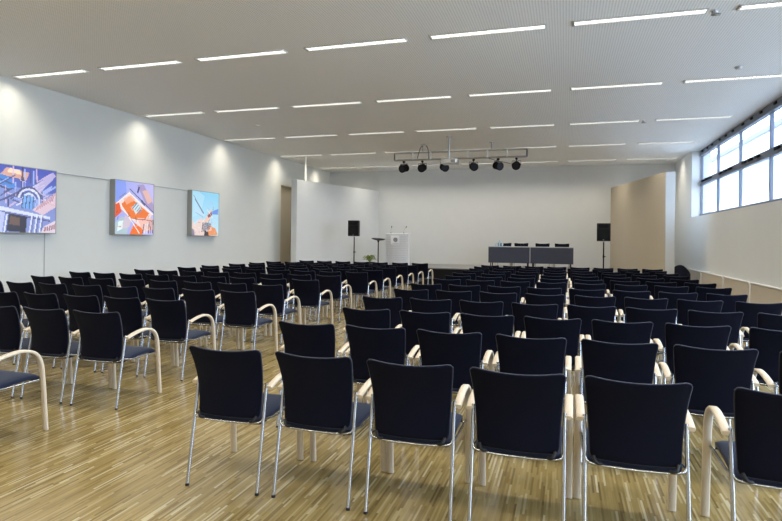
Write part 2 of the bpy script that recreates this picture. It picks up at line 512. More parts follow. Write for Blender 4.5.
for (x, y, w_) in ((LX0 + 5 * LS + LL + .10, 7.52, 'sixth light, nearest row'), (LX0 + 5 * LS + LL + .10, 13.88, 'sixth light, third row')):
    t = thing('ceiling_sensor', 'small grey ceiling sensor at the end of the ' + w_, 'sensor', (x, y, H), 0, 'small ceiling sensors')
    MB().lathe([(.035, 0), (.035, -.02), (.02, -.03)], n=12).build('base', M['steel'], t)
    MB().tube([(0, 0, -.03), (-.04, -.02, -.05), (.06, .02, -.04)], .014, 8).build('arm', M['steel'], t)
for (x, y, w_) in ((-7.15, 12.2, 'near the left wall'), (2.55, 10.0, 'near the windows')):
    t = thing('smoke_detector', 'small round pale smoke detector on the ceiling ' + w_, 'smoke detector', (x, y, H), 0, 'smoke detectors')
    MB().lathe([(.055, 0), (.055, -.02), (.035, -.04)], n=16).build('housing', M['fixture'], t)

# ------------------------------------------------------------------ conference armchair
def back_mesh():
    b = MB()
    z0, z1 = .430, .838
    nu, nv = 14, 12
    def P(u, v, side):
        # u -1..1, v 0..1
        hw = .209 + (.242 - .209) * v ** 1.5
        if v < .05: hw -= .016 * (1 - v / .05) ** 2
        if v > .97: hw -= .006 * ((v - .97) / .03) ** 2
        z = z0 + (z1 - z0) * v
        z += .020 * (abs(u) ** 2.0) * v ** 3 - .012 * v ** 8 * max(0, (abs(u) - .93) / .07) ** 2
        yc = .080 + .040 * math.sin(v * 2.2) - .100 * v ** 1.7
        yc -= .026 * (1 - u * u)
        th = .017 * (1 - .45 * max(abs(u) ** 10, abs(2 * v - 1) ** 12))
        return (u * hw, yc + side * th, z)
    us = [math.sin(PI / 2 * (-1 + 2 * i / nu)) for i in range(nu + 1)]
    vs_ = [.5 - .5 * math.cos(PI * j / nv) for j in range(nv + 1)]
    n = nu + 1
    pts = [P(u, v, -1) for v in vs_ for u in us] + [P(u, v, 1) for v in vs_ for u in us]
    o = n * (nv + 1); fs = []
    for j in range(nv):
        for i in range(nu):
            a = j * n + i
            fs += [(a, a + 1, a + n + 1, a + n), (o + a, o + a + n, o + a + n + 1, o + a + 1)]
    per = [i for i in range(n)] + [j * n + nu for j in range(1, nv + 1)] + [nv * n + i for i in range(nu - 1, -1, -1)] + [j * n for j in range(nv - 1, 0, -1)]
    for k in range(len(per)):
        a, c = per[k], per[(k + 1) % len(per)]
        fs.append((a, o + a, o + c, c))
    b.add(pts, fs, True)
    outline = [((Vector(pts[i]) + Vector(pts[o + i])) / 2) for i in per]
    return b, outline


def seat_mesh():
    b = MB(); nx, ny = 12, 12
    y0, y1 = .085, .565
    top = []; bot = []
    for j in range(ny + 1):
        v = .5 - .5 * math.cos(PI * j / ny)
        for i in range(nx + 1):
            u = math.sin(PI / 2 * (-1 + 2 * i / nx))
            hw = .222 - .02 * max(0, (v - .9) / .1) ** 2 - .02 * max(0, (.06 - v) / .06) ** 2
            e = max(abs(u) ** 8, abs(2 * v - 1) ** 10)
            zt = .432 + .03 * math.sin(min(v, .85) * 1.9) - .035 * max(0, (v - .8) / .2) ** 2 - .018 * e - .008 * (1 - u * u) * (1 - v)
            y = y0 + (y1 - y0) * v
            top.append((u * hw, y, zt)); bot.append((u * hw * .99, y - (.01 if v > .9 else 0), zt - .042 + .016 * e))
    n = nx + 1; o = n * (ny + 1); fs = []
    for j in range(ny):
        for i in range(nx):
            a = j * n + i
            fs += [(a, a + 1, a + n + 1, a + n), (o + a, o + a + n, o + a + n + 1, o + a + 1)]
    per = [i for i in range(n)] + [j * n + nx for j in range(1, ny + 1)] + [ny * n + i for i in range(nx - 1, -1, -1)] + [j * n for j in range(ny - 1, 0, -1)]
    for k in range(len(per)):
        a, c = per[k], per[(k + 1) % len(per)]
        fs.append((a, o + a, o + c, c))
    return b.add(top + bot, fs, True)


def make_chair():
    t = thing('conference_chair', 'x', 'chair')
    bm_, outline = back_mesh()
    back = bm_.build('backrest', M['fabric'], t)
    MB().tube(outline, .0045, 5, close=True).build('piping', M['piping'], back)
    seat_mesh().build('seat', M['fabric_toplit'], t)
    for s in (-1, 1):
        lg = MB().tube(bez([(s * .236, .0, .012), (s * .236, .05, .30), (s * .236, .082, .47), (s * .236, .112, .635)], 4), .0105, 10)
        lg = lg.build('rear_leg', M['chrome'], t)
        MB().cyl((s * .236, -.001, 0), (s * .236, .001, .014), .012, 10).build('foot_glide', M['black'], lg)
        arm = bez([(s * .2550, .100, .612), (s * .2555, .17, .632), (s * .2555, .26, .650), (s * .2555, .35, .656), (s * .2555, .43, .640),
                   (s * .2555, .490, .598), (s * .2555, .525, .52), (s * .2555, .542, .38), (s * .2555, .560, .16), (s * .2555, .572, .004)], 4)
        MB().ribbon(arm, .043, .023).build('armrest', M['birch'], t)
    fr = MB()
    # seat rails and the bar that carries the back
    for s in (-1, 1):
        fr.tube([(s * .234, .075, .425), (s * .234, .2, .405), (s * .240, .53, .405)], .008, 8)
    fr.tube(bez([(-.236, .078, .450), (-.227, .066, .420), (-.20, .055, .408), (-.1, .045, .402), (.1, .045, .402), (.20, .055, .408), (.227, .066, .420), (.236, .078, .450)], 3), .006, 8)
    fr.tube([(-.238, .50, .402), (.238, .50, .402)], .008, 8)
    fr.build('seat_frame', M['chrome'], t)
    for s in (-1, 1):
        MB().tube(bez([(s * .195, .06, .445), (s * .18, .04, .418), (s * .155, .05, .412)], 3), .009, 6).build('back_clip', M['black'], t)
    return t


def proj(x, y, z):
    c, s = math.cos(YAW), math.sin(YAW)
    xr = x * c + y * s; d = -x * s + y * c
    if d < .2: return None
    px = F_PX * xr / d; py = -F_PX * (z - EYE) / d
    return 391 + px * math.cos(ROLL) - py * math.sin(ROLL), 260.5 + SHIFT_PX + px * math.sin(ROLL) + py * math.cos(ROLL)


def in_view(x, y):
    us = []
    for a in (-.29, .29):
        for b_ in (-.03, .58):
            for z in (0, .86):
                q = proj(x + a, y + b_, z)
                if q is None: return False
                us.append(q)
    return max(u for u, v in us) > 1 and min(u for u, v in us) < 781 and min(v for u, v in us) < 519


random.seed(11)
chair0 = make_chair()
used = [False]


def put(x, y, rz, lab, grp, z=0.0):
    if not used[0]:
        used[0] = True
        chair0.location = (x, y, z); chair0.rotation_euler = (0, 0, rz); chair0['label'] = lab; chair0['group'] = grp
    else:
        dup(chair0, (x, y, z), rz, lab, grp)


TURN = {('right', 1, 0): 1.6, ('right', 1, 1): -1.0, ('right', 1, 2): 1.0, ('right', 1, 3): -1.0, ('left', 2, 0): 3.0, ('right', 1, 5): -1.5}


def row(xs, y, n, side, jitter=True):
    grp = 'armchairs in the %s block' % side
    for k, x in enumerate(xs):
        yy = y + (random.uniform(-.012, .012) if jitter else 0)
        rz = math.radians(random.uniform(-.6, .6))
        rz += math.radians(TURN.get((side, n, k), 0))
        if not in_view(x, yy): continue
        rn = 'row nearest the camera' if n == 1 else ('last row before the stage' if n == 13 else ORD[n] + ' row from camera')
        sn = 'on the aisle' if k == 0 else ORD[k + 1] + ' seat from the aisle'
        put(x, yy, rz, 'dark navy armchair, %s block, %s, %s' % (side, rn, sn), grp)


def spread(x0, pitch, n, sgn=1, j=.012):
    xs = [x0]
    for k in range(1, n):
        xs.append(xs[-1] + sgn * max(.574, pitch + random.uniform(-j, j)))
    return xs


right = [
    (2.97, [-1.962, -1.385, -.805, -.23, .343, 1.00, 1.58]),
    (4.09, [-1.96, -1.385, -.81, -.225, .355, .93, 1.53]),
    (5.15, [-1.83, -1.25, -.67, -.10, .47, 1.045, 1.655, 2.24]),
    (6.26, [-2.03, -1.455, -.88, -.305, .27, .845, 1.42, 2.03]),
    (7.42, [-1.99, -1.41, -.825, -.24, .36, .94, 1.52, 2.13]),
    (8.45, [-2.03, -1.44, -.855, -.28, .30, .885, 1.465, 2.05]),
    (9.63, [-1.95, -1.37, -.79, -.21, .39, 1.0, 1.58, 2.16]),
    (10.58, None), (11.55, None), (12.6, None), (13.62, None), (14.68, None), (15.6, None)]
for n, (y, xs) in enumerate(right):
    if xs is None:
        xs = spread(-1.98 + random.uniform(-.06, .06), .584, 8)
    row(xs, y, n + 1, 'right')
left = [
    (2.87, [-4.115]), (4.04, [-3.985] + spread(-4.59, .578, 7, -1)), (5.09, spread(-4.09, .58, 8, -1)), (6.22, spread(-3.92, .60, 8, -1)),
    (7.30, spread(-4.11, .60, 8, -1)), (8.42, spread(-4.05, .576, 9, -1)), (9.60, spread(-4.15, .58, 8, -1)), (10.80, spread(-4.05, .576, 8, -1)),
    (11.72, spread(-4.03, .58, 8, -1)), (12.85, spread(-4.06, .58, 8, -1)), (13.78, spread(-4.03, .576, 8, -1)), (14.70, spread(-4.0, .578, 8, -1)),
    (15.88, spread(-4.0, .60, 7, -1))]
for n, (y, xs) in enumerate(left):
    row(xs, y, n + 1, 'left')

# chairs behind the stage table, facing the hall
TY = 19.2
for k, x in enumerate((-2.05, -1.47, -.75, -.10)):
    put(x, TY + 1.25, PI, 'dark armchair on the stage behind the slate table, ' +
        ['leftmost of four', 'second from the left', 'second from the right', 'rightmost of four'][k], 'armchairs behind the stage table', STAGE_Z)


# ------------------------------------------------------------------ stage tables
def table(x0, x1, lab):
    t = thing('conference_table', lab, 'table', ((x0 + x1) / 2, TY, STAGE_Z), 0, 'slate tables on the stage')
    L = (x1 - x0) / 2 - .004
    MB().rbox((0, .30, .727), (2 * L, .60, .026), .008).build('tabletop', M['tabletop'], t)
    MB().span((-L + .004, .0, .19), (L - .004, .018, .713)).build('front_panel', M['slate'], t)
    for sx in (-1, 1):
        for yy in (.06, .54):
            lg = MB().cyl((sx * (L - .08), yy, .0), (sx * (L - .08), yy, .714), .018, 10).build('leg', M['blackmatt'], t)
    return t


table(-2.47, -1.10, 'slate fronted table on the stage, left half below the water bottle')
table(-1.10, .27, 'slate fronted table on the stage, right half nearer the right loudspeaker')


def bottle(x, y, s, lab):
    t = thing('water_bottle', lab, 'bottle', (x, y, STAGE_Z + .74), 0)
    MB().lathe([(.033 * s, 0), (.035 * s, .01), (.035 * s, .14 * s), (.028 * s, .165 * s), (.013 * s, .20 * s), (.013 * s, .225 * s)], n=16).build('body', M['waterbottle'], t)
    MB().lathe([(.015 * s, .225 * s), (.015 * s, .245 * s)], n=12).build('cap', M['trim'], t)


def tumbler(x, y, lab):
    o = MB().lathe([(.026, 0), (.034, .11), (.031, .11), (.024, .008)], n=16).build('drinking_glass', M['waterbottle'], None, (x, y, STAGE_Z + .74))
    tag(o, lab, 'glass', 'glasses on the stage table')


bottle(-2.13, TY + .30, 1.0, 'pale blue water bottle standing on the left stage table')
tumbler(-2.25, TY + .25, 'clear drinking glass left of the water bottle on the stage table')
tumbler(-2.03, TY + .27, 'clear drinking glass right of the water bottle on the stage table')

# ------------------------------------------------------------------ lectern
def lectern():
    t = thing('lectern', 'white slatted lectern with round emblem plate on the stage beside the microphones', 'lectern', (-5.62, 19.0, STAGE_Z))
    HW, HT = .395, 1.13
    n = 16; b = MB()
    ph = (HT - .14) / n
    for k in range(n):
        z0 = .12 + k * ph
        # gently bowed slats
        q = 8; poly = []
        for i in range(q + 1):
            u = -1 + 2 * i / q
            poly.append((u * HW, -.02 - .06 * (1 - u * u)))
        for i in range(q, -1, -1):
            u = -1 + 2 * i / q
            poly.append((u * HW, .0 - .06 * (1 - u * u)))
        b.prism(poly, z0 + .008, z0 + ph - .008)
    fp = b.build('slatted_front', M['lectern'], t)
    for s in (-1, 1):
        MB().span((s * HW - .018, -.02, 0), (s * HW + .018, .22, HT - .02)).build('side_panel', M['lectern'], t)
        MB().span((s * (HW - .05) - .05, -.04, 0), (s * (HW - .05) + .05, .0, .12)).build('foot', M['lectern'], t)
    MB().span((-HW + .02, -.02, .12), (HW - .02, .015, HT - .02)).build('back_board', M['fixture'], t)
    MB().box((0, .10, HT), (.84, .30, .03), 0, math.radians(4)).build('reading_top', M['lectern'], t)
    pl_ = MB().rbox((-.04, -.098, .90), (.30, .012, .30), .006).build('sign_plate', M['plate'], t)
    e = MB()
    c = Vector((-.02, -.107, .92))
    for r1, w_ in ((.075, .006), (.052, .012)):
        e.tube([c + Vector((r1 * math.cos(a * PI / 12), 0, r1 * math.sin(a * PI / 12))) for a in range(24)], w_, 6, close=True)
    for a in range(8):
        d = Vector((math.cos(a * PI / 4), 0, math.sin(a * PI / 4)))
        e.tube([c + d * .01, c + d * .045], .005, 5)
    e.cyl(c + Vector((0, .004, 0)), c + Vector((0, -.004, 0)), .02, 12)
    e.build('emblem', M['ink'], pl_)
    x = MB()
    for k in range(7):
        x.box((-.12 + k * .034, -.105, .795), (.018, .004, .014))
    x.build('lettering', M['ink'], pl_)
    return t


lectern()
for (x, top, lab) in ((-5.87, (.03, -.03), 'slim gooseneck microphone on the left of the white lectern'), (-5.40, (.09, -.04), 'slim gooseneck microphone on the right of the white lectern')):
    t = thing('microphone', lab, 'microphone', (x, 19.1, STAGE_Z + 1.152), 0, 'gooseneck microphones on the lectern')
    MB().lathe([(.02, 0), (.02, .015), (.012, .02)], n=12).build('base', M['black'], t)
    MB().tube(bez([(0, 0, .015), (0, 0, .09), (top[0] * .5, top[1] * .5, .16), (top[0], top[1], .20)], 4), .006, 6).build('gooseneck', M['steel'], t)
    MB().cyl((top[0], top[1], .195), (top[0] * 1.3, top[1] * 1.5, .25), .013, 10).build('capsule', M['black'], t)

# music-stand like side tray
t = thing('tray_stand', 'black pedestal stand with a wide shallow tray, between loudspeaker and lectern', 'stand', (-6.235, 18.80, STAGE_Z))
MB().lathe([(.19, 0), (.19, .012), (.04, .03), (.02, .05)], n=24).build('base', M['blackmatt'], t)
MB().cyl((0, 0, .03), (0, 0, .88), .020, 12).build('pole', M['blackmatt'], t)
MB().tube([(0, 0, .88), (-.10, 0, .92)], .014, 8).tube([(0, 0, .88), (.10, 0, .91)], .014, 8).cyl((0, 0, .83), (0, 0, .91), .032, 12).build('bracket', M['blackmatt'], t)
tr = MB().lathe([(.10, -.035), (.20, -.012), (.245, .012), (.245, .026), (.225, .026), (.19, .004)], n=28)
o = tr.build('tray', M['black'], t); o.location = (0, 0, .93); o.rotation_euler = (math.radians(3), math.radians(5), 0)


# ------------------------------------------------------------------ loudspeakers
def at_px(px, y):
    a = (px - 391) / F_PX; c, s_ = math.cos(YAW), math.sin(YAW)
    return (a * c - s_) / (a * s_ + c) * y


def speaker(x, y, ztop, lab, rz):
    t = thing('loudspeaker', lab, 'loudspeaker', (x, y, 0), rz, 'loudspeakers on stands')
    h = .53; w_ = .38; z0 = ztop - h
    b = MB()
    front, back_ = w_ / 2, w_ / 2 - .07
    poly = [(-front, -.15), (front, -.15), (front, .02), (back_, .17), (-back_, .17), (-front, .02)]
    b.prism(poly, z0, z0 + h)
    cab = b.build('cabinet', M['black'], t)
    bv = cab.modifiers.new('bevel', 'BEVEL'); bv.width = .018; bv.segments = 3
    g = MB().rbox((0, -.153, z0 + h * .36), (w_ - .05, .012, h * .60), .02)
    g.build('grille', M['grille'], t)
    hn = MB().rbox((0, -.152, z0 + h * .82), (w_ - .10, .010, h * .22), .03)
    hn.build('horn', M['blackmatt'], t)
    r = MB()
    r.tube([(.125 * math.cos(a * PI / 14), -.160, z0 + h * .36 + .125 * math.sin(a * PI / 14)) for a in range(28)], .008, 6, close=True)
    r.build('woofer_ring', M['blackmatt'], t)
    MB().box((0, -.161, z0 + .035), (.04, .004, .016)).build('badge', M['steel'], t)
    MB().cyl((0, 0, z0 - .03), (0, 0, z0 + .01), .026, 12).build('socket', M['steel'], t)
    st = thing('speaker_stand', 'black tripod stand carrying the ' + lab.split(',')[0], 'stand', (x, y, 0), rz, 'loudspeaker tripod stands')
    MB().cyl((0, 0, .10), (0, 0, z0 - .03), .019, 12).build('pole', M['blackmatt'], st)
    MB().cyl((0, 0, 1.05), (0, 0, 1.13), .026, 12).build('collar', M['blackmatt'], st)
    MB().cyl((.02, 0, 1.09), (.06, 0, 1.09), .012, 8).build('knob', M['black'], st)
    for k in range(3):
        a = k * 2 * PI / 3 + .5
        d = Vector((math.cos(a), math.sin(a), 0))
        MB().tube([Vector((0, 0, .46)) + d * .02, d * .42 + Vector((0, 0, .01))], .012, 8).tube([Vector((0, 0, .14)) + d * .015, d * .23 + Vector((0, 0, .215))], .008, 6).build('leg', M['blackmatt'], st)


speaker(-6.83, 18.0, 2.155, 'black loudspeaker on the left of the stage, against the white partition', .12)
speaker(1.10, 18.0, 2.08, 'black loudspeaker on the right of the stage, beside the beige partition', -.1)

# ------------------------------------------------------------------ plant
t = thing('potted_plant', 'small potted plant with yellow green arching leaves on the stage', 'plant', (-6.52, 18.72, STAGE_Z))
MB().lathe([(.08, 0), (.11, .13), (.115, .14), (.10, .14), (.098, .12)], n=20).build('pot', M['pot'], t)
MB().lathe([(.098, .118), (.09, .128)], n=20).build('soil', M['soil'], t)
random.seed(5)
lf = MB()
for k in range(44):
    a = random.uniform(0, 2 * PI); L = random.uniform(.16, .30); up = random.uniform(.14, .36)
    d = Vector((math.cos(a), math.sin(a), 0)); sd = Vector((-d.y, d.x, 0)); w_ = random.uniform(.018, .034)
    P0 = Vector((0, 0, .125)); prev = []
    vs = []; fs = []
    for i in range(7):
        s_ = i / 6
        c = P0 + d * (L * s_) + Vector((0, 0, up * 1.9 * s_ * (1.25 - s_) ))
        ww = w_ * math.sin(PI * min(.97, .12 + .85 * s_)) * (1 if i < 6 else .1)
        vs += [c - sd * ww, c - Vector((0, 0, .3 * ww)), c + sd * ww]
        if i:
            q = i * 3
            fs += [(q - 3, q - 2, q + 1, q), (q - 2, q - 1, q + 2, q + 1)]
    lf.add(vs, fs, True)
o = lf.build('foliage', M['leaf'], t)
so = o.modifiers.new('solid', 'SOLIDIFY'); so.thickness = .002

# ------------------------------------------------------------------ dark tub chair beside the right partition
t = thing('tub_chair', 'dark low tub chair with rounded back beside the end of the beige partition', 'chair', (3.06, 17.45, 0), -.15)
b = MB(); n = 18
prof_o, prof_i = [], []
vs = []; fs = []
for i in range(n + 1):
    a = PI * (-.08 + 1.16 * i / n)
    ht = .66 + .26 * math.sin(max(0, min(PI, a))) ** 1.5
    ox, oy = .27 * math.cos(a), .06 + .27 * math.sin(a)
    ix, iy = .20 * math.cos(a), .06 + .20 * math.sin(a)
    vs += [(ox, -oy + .1, .12), (ox, -oy + .1, ht - .02), ((ox * .6 + ix * .4), -(oy * .6 + iy * .4) + .1, ht), (ix, -iy + .1, ht - .02), (ix, -iy + .1, .12)]
    if i:
        q = i * 5
        for k in range(5):
            k2 = (k + 1) % 5
            fs.append((q - 5 + k, q - 5 + k2, q + k2, q + k))
fs += [(0, 1, 2, 3, 4), tuple(n * 5 + k for k in (4, 3, 2, 1, 0))]
b.add(vs, fs, True); b.build('back', M['leather'], t)
MB().lathe([(.15, .26), (.20, .28), (.205, .40), (.17, .43), (.05, .44)], (0, .04, 0), 24).build('seat', M['leather'], t)
for sx in (-1, 1):
    for sy in (-1, 1):
        MB().cyl((sx * .15, .02 + sy * .13, 0), (sx * .14, .02 + sy * .12, .27), .016, 8).build('leg', M['blackmatt'], t)

# ------------------------------------------------------------------ truss, spotlights, projector
TRY = 15.9
XA, XB = -4.80, -1.02
t = thing('lighting_truss', 'long grey ladder truss hung from the ceiling carrying the black spotlights', 'truss', ((XA + XB) / 2, TRY, H))
hx = (XB - XA) / 2
for z in (-.22, -.43):
    MB().cyl((-hx, 0, z), (hx, 0, z), .026, 12).build('rail', M['steel'], t)
for k in range(8):
    x = -hx + 2 * hx * k / 7
    end = k in (0, 7)
    MB().cyl((x, 0, -.43), (x, 0, -.22), .022 if end else .028, 10).build('spacer', M['greycable'] if end else M['trim'], t)
for x in (-3.95, -1.98):
    xx = x - (XA + XB) / 2
    MB().cyl((xx, 0, -.22), (xx, 0, -.01), .022, 10).cyl((xx, 0, -.012), (xx, 0, 0), .08, 16).build('hanger', M['steel'], t)

spot_x = [(403.1, -.35, .15), (421.5, 0, 0.05), (443.4, .5, .2), (472.7, .35, .15), (497.2, .7, .25), (515.5, 0, 0)]
first_spot = None
truss = t


def make_spot():
    s = thing('stage_spotlight', '', 'spotlight', (0, 0, 0), 0, 'black spotlights under the truss')
    MB().cyl((0, 0, -.005), (0, 0, -.06), .012, 8).rbox((0, 0, .0), (.06, .07, .05), .01).build('clamp', M['blackmatt'], s)
    MB().tube([(-.12, 0, -.18), (-.12, 0, -.06), (.12, 0, -.06), (.12, 0, -.18)], .010, 6, smooth=False).build('yoke', M['blackmatt'], s)
    b = MB()
    b.cyl((0, .13, -.155), (0, -.04, -.195), .085, 18, .10)
    b.cyl((0, .18, -.143), (0, .13, -.155), .05, 14, .085)
    hs = b.build('housing', M['black'], s)
    MB().cyl((0, -.04, -.195), (0, -.10, -.209), .108, 18, .118).build('hood', M['blackmatt'], s)
    MB().cyl((0, -.098, -.2085), (0, -.106, -.2105), .09, 18).build('lens', M['lens'], s)
    fin = MB()
    for k in range(5):
        y = .12 - k * .035
        fin.cyl((0, y, -.158 - k * .008), (0, y - .008, -.160 - k * .008), .105, 18)
    fin.build('cooling_fins', M['blackmatt'], s)
    return s


names = ['leftmost under the truss', 'second from the left under the truss', 'third from the left beside the projector', 'third from the right under the truss', 'second from the right under the truss', 'rightmost under the truss']
for k, (px, rz, _) in enumerate(spot_x):
    # x on the truss plane for that sight line
    a = (px - 391) / F_PX; c, s_ = math.cos(YAW), math.sin(YAW)
    x = (a * c - s_) / (a * s_ + c) * TRY
    lab = 'black stage spotlight, ' + names[k]
    if first_spot is None:
        first_spot = make_spot(); o = first_spot; o.location = (x, TRY, H - .484); o.rotation_euler = (0, 0, rz); o['label'] = lab
    else:
        dup(first_spot, (x, TRY, H - .484), rz, lab)

t = thing('projector', 'grey ceiling projector on a pole in front of the truss', 'projector', (-2.97, 14.81, H))
MB().cyl((0, 0, -.58), (0, 0, 0), .024, 12).build('pole', M['steel'], t)
MB().cyl((0, 0, -.012), (0, 0, 0), .085, 16).build('ceiling_plate', M['steel'], t)
MB().span((-.10, -.08, -.58), (.10, .08, -.565)).span((-.10, -.02, -.60), (-.085, .02, -.52)).span((.085, -.02, -.60), (.10, .02, -.52)).build('mount', M['steel'], t)
pb = MB().rbox((.04, 0, -.665), (.42, .32, .14), .02).build('body', M['steel'], t)
MB().cyl((-.06, .155, -.665), (-.06, .20, -.665), .045, 16).build('lens', M['lens'], pb)
MB().span((.08, -.163, -.70), (.20, -.159, -.63)).build('vent', M['greycable'], pb)
MB().rbox((.215, -.162, -.665), (.03, .006, .10), .004).build('connector_plate', M['trim'], pb)

o = MB().tube([Vector(p) - Vector(((XA + XB) / 2, TRY, H)) for p in bez([(-4.10, TRY - .04, H - .40), (-4.06, TRY - .05, H - .25), (-4.00, TRY - .04, H - .08), (-3.88, TRY - .03, H - .02), (-3.80, TRY - .02, H - .12), (-3.76, TRY - .04, H - .42)], 5)], .013, 8).build('power_cable', M['greycable'], truss)
t = thing('cable_outlet', 'small pale outlet bracket on the ceiling above the cable loop', 'outlet', (-3.88, TRY - .12, H))
MB().box((.06, 0, -.03), (.22, .05, .03), 0, 0).build('arm', M['trim'], t)
MB().rbox((0, 0, -.012), (.08, .08, .024), .006).build('base', M['steel'], t)
o = MB().tube(bez([(-2.05, TRY - .04, H - .46), (-1.75, TRY - .06, H - .55), (-1.45, TRY - .04, H - .62)], 4), .008, 6).build('spotlight_cable', M['greycable'])
tag(o, 'thin dark cable sagging between the two right spotlights', 'cable')

# ------------------------------------------------------------------ backlit pictures on the left wall
N = 84


class Paint:
    def __init__(s, bgf):
        s.p = [[bgf(x / N, y / N) for x in range(N)] for y in range(N)]

    def poly(s, pts, col, a=1.0):
        for j in range(N):
            for i in range(N):
                x, y = (i + .5) / N, (j + .5) / N
                ins = False; k = len(pts) - 1
                for m_ in range(len(pts)):
                    (x1, y1), (x2, y2) = pts[m_], pts[k]
                    if (y1 > y) != (y2 > y) and x < (x2 - x1) * (y - y1) / (y2 - y1) + x1: ins = not ins
                    k = m_
                if ins: s.mix(i, j, col, a)

    def mix(s, i, j, col, a):
        q = s.p[j][i]; s.p[j][i] = tuple(q[c] * (1 - a) + col[c] * a for c in range(3))

    def line(s, x1, y1, x2, y2, w_, col, a=1.0):
        dx, dy = x2 - x1, y2 - y1; L = math.hypot(dx, dy); nx, ny = -dy / L * w_ / 2, dx / L * w_ / 2
        s.poly([(x1 + nx, y1 + ny), (x2 + nx, y2 + ny), (x2 - nx, y2 - ny), (x1 - nx, y1 - ny)], col, a)

    def ring(s, cx, cy, r, w_, col, a0=0, a1=360, a=1.0):
        for j in range(N):
            for i in range(N):
                x, y = (i + .5) / N - cx, (j + .5) / N - cy
                if abs(math.hypot(x, y) - r) < w_ / 2 and a0 <= math.degrees(math.atan2(y, x)) % 360 <= a1: s.mix(i, j, col, a)


def pic_blue():
    R = random.Random(3)
    P = Paint(lambda x, y: (0.10 + .15 * (1 - y), 0.14 + .2 * (1 - y), 0.55 + .1 * (1 - y)))
    P.poly([(0, .0), (1, 0), (1, .62), (0, .72)], (.36, .42, .72), .8)
    P.poly([(.1, .85), (.5, .80), (.55, .92), (.2, .97)], (.9, .55, .35), .8)
    P.poly([(.2, .90), (.42, .88), (.4, .95), (.25, .96)], (1, .8, .6), .9)
    P.poly([(.0, .75), (.35, .62), (.30, .80), (.0, .9)], (.10, .35, .75), .8)
    for k in range(60):
        x = R.uniform(0, .8); y = R.uniform(.35, .8); a = R.choice((.5, .6, -.3, 1.6)); L = R.uniform(.1, .35)
        P.line(x, y, x + L * math.cos(a), y + L * math.sin(a), R.uniform(.012, .03), R.choice(((.85, .85, .95), (.1, .12, .3), (.5, .6, .9), (.05, .05, .15), (.75, .6, .75))), .85)
    for r, c in ((.20, (.1, .1, .25)), (.17, (.8, .82, .95)), (.13, (.12, .15, .4)), (.10, (.75, .8, .95))):
        P.ring(.55, .50, r, .03, c, 10, 170, .9)
    P.poly([(.42, .38), (.62, .36), (.64, .55), (.46, .57)], (.25, .50, .85), .9)
    for k in range(4):
        P.line(.43 + k * .06, .37, .46 + k * .055, .57, .014, (.08, .1, .25))
    P.poly([(.60, .35), (1, .66), (1, .42), (.78, .28)], (.88, .68, .72), .85)
    P.poly([(.62, .72), (.95, .98), (1, .92), (.72, .62)], (.70, .62, .80), .8)
    for k in range(9):
        P.line(.66 + k * .035, .34 + k * .022, .70 + k * .035, .42 + k * .028, .012, (.45, .2, .3), .8)
    P.poly([(0, .40), (.9, .26), (.9, .22), (0, .34)], (.80, .83, .95), .9)
    P.poly([(0, .33), (.9, .20), (.9, .18), (0, .30)], (.15, .16, .35), .9)
    P.poly([(.0, .0), (.14, .0), (.18, .3), (.05, .31)], (.62, .66, .86), .9)
    P.poly([(.20, .02), (.50, .0), (.52, .24), (.24, .28)], (.04, .04, .07), .95)
    P.poly([(.24, .12), (.40, .10), (.41, .22), (.26, .25)], (.28, .18, .14), .8)
    for x in (.04, .17, .56, .64, .72):
        P.line(x, 0, x + .04, .27, .022, (.85, .87, .97), .9)
        P.line(x + .03, 0, x + .065, .26, .012, (.12, .13, .3), .9)
    P.poly([(.74, .0), (1, .0), (1, .20), (.80, .10)], (.85, .75, .80), .9)
    for k in range(5):
        P.poly([(.80 + k * .04, .02 + k * .01), (.825 + k * .04, .02 + k * .01), (.835 + k * .04, .09 + k * .015), (.81 + k * .04, .09 + k * .01)], (.4, .12, .15), .8)
    return P


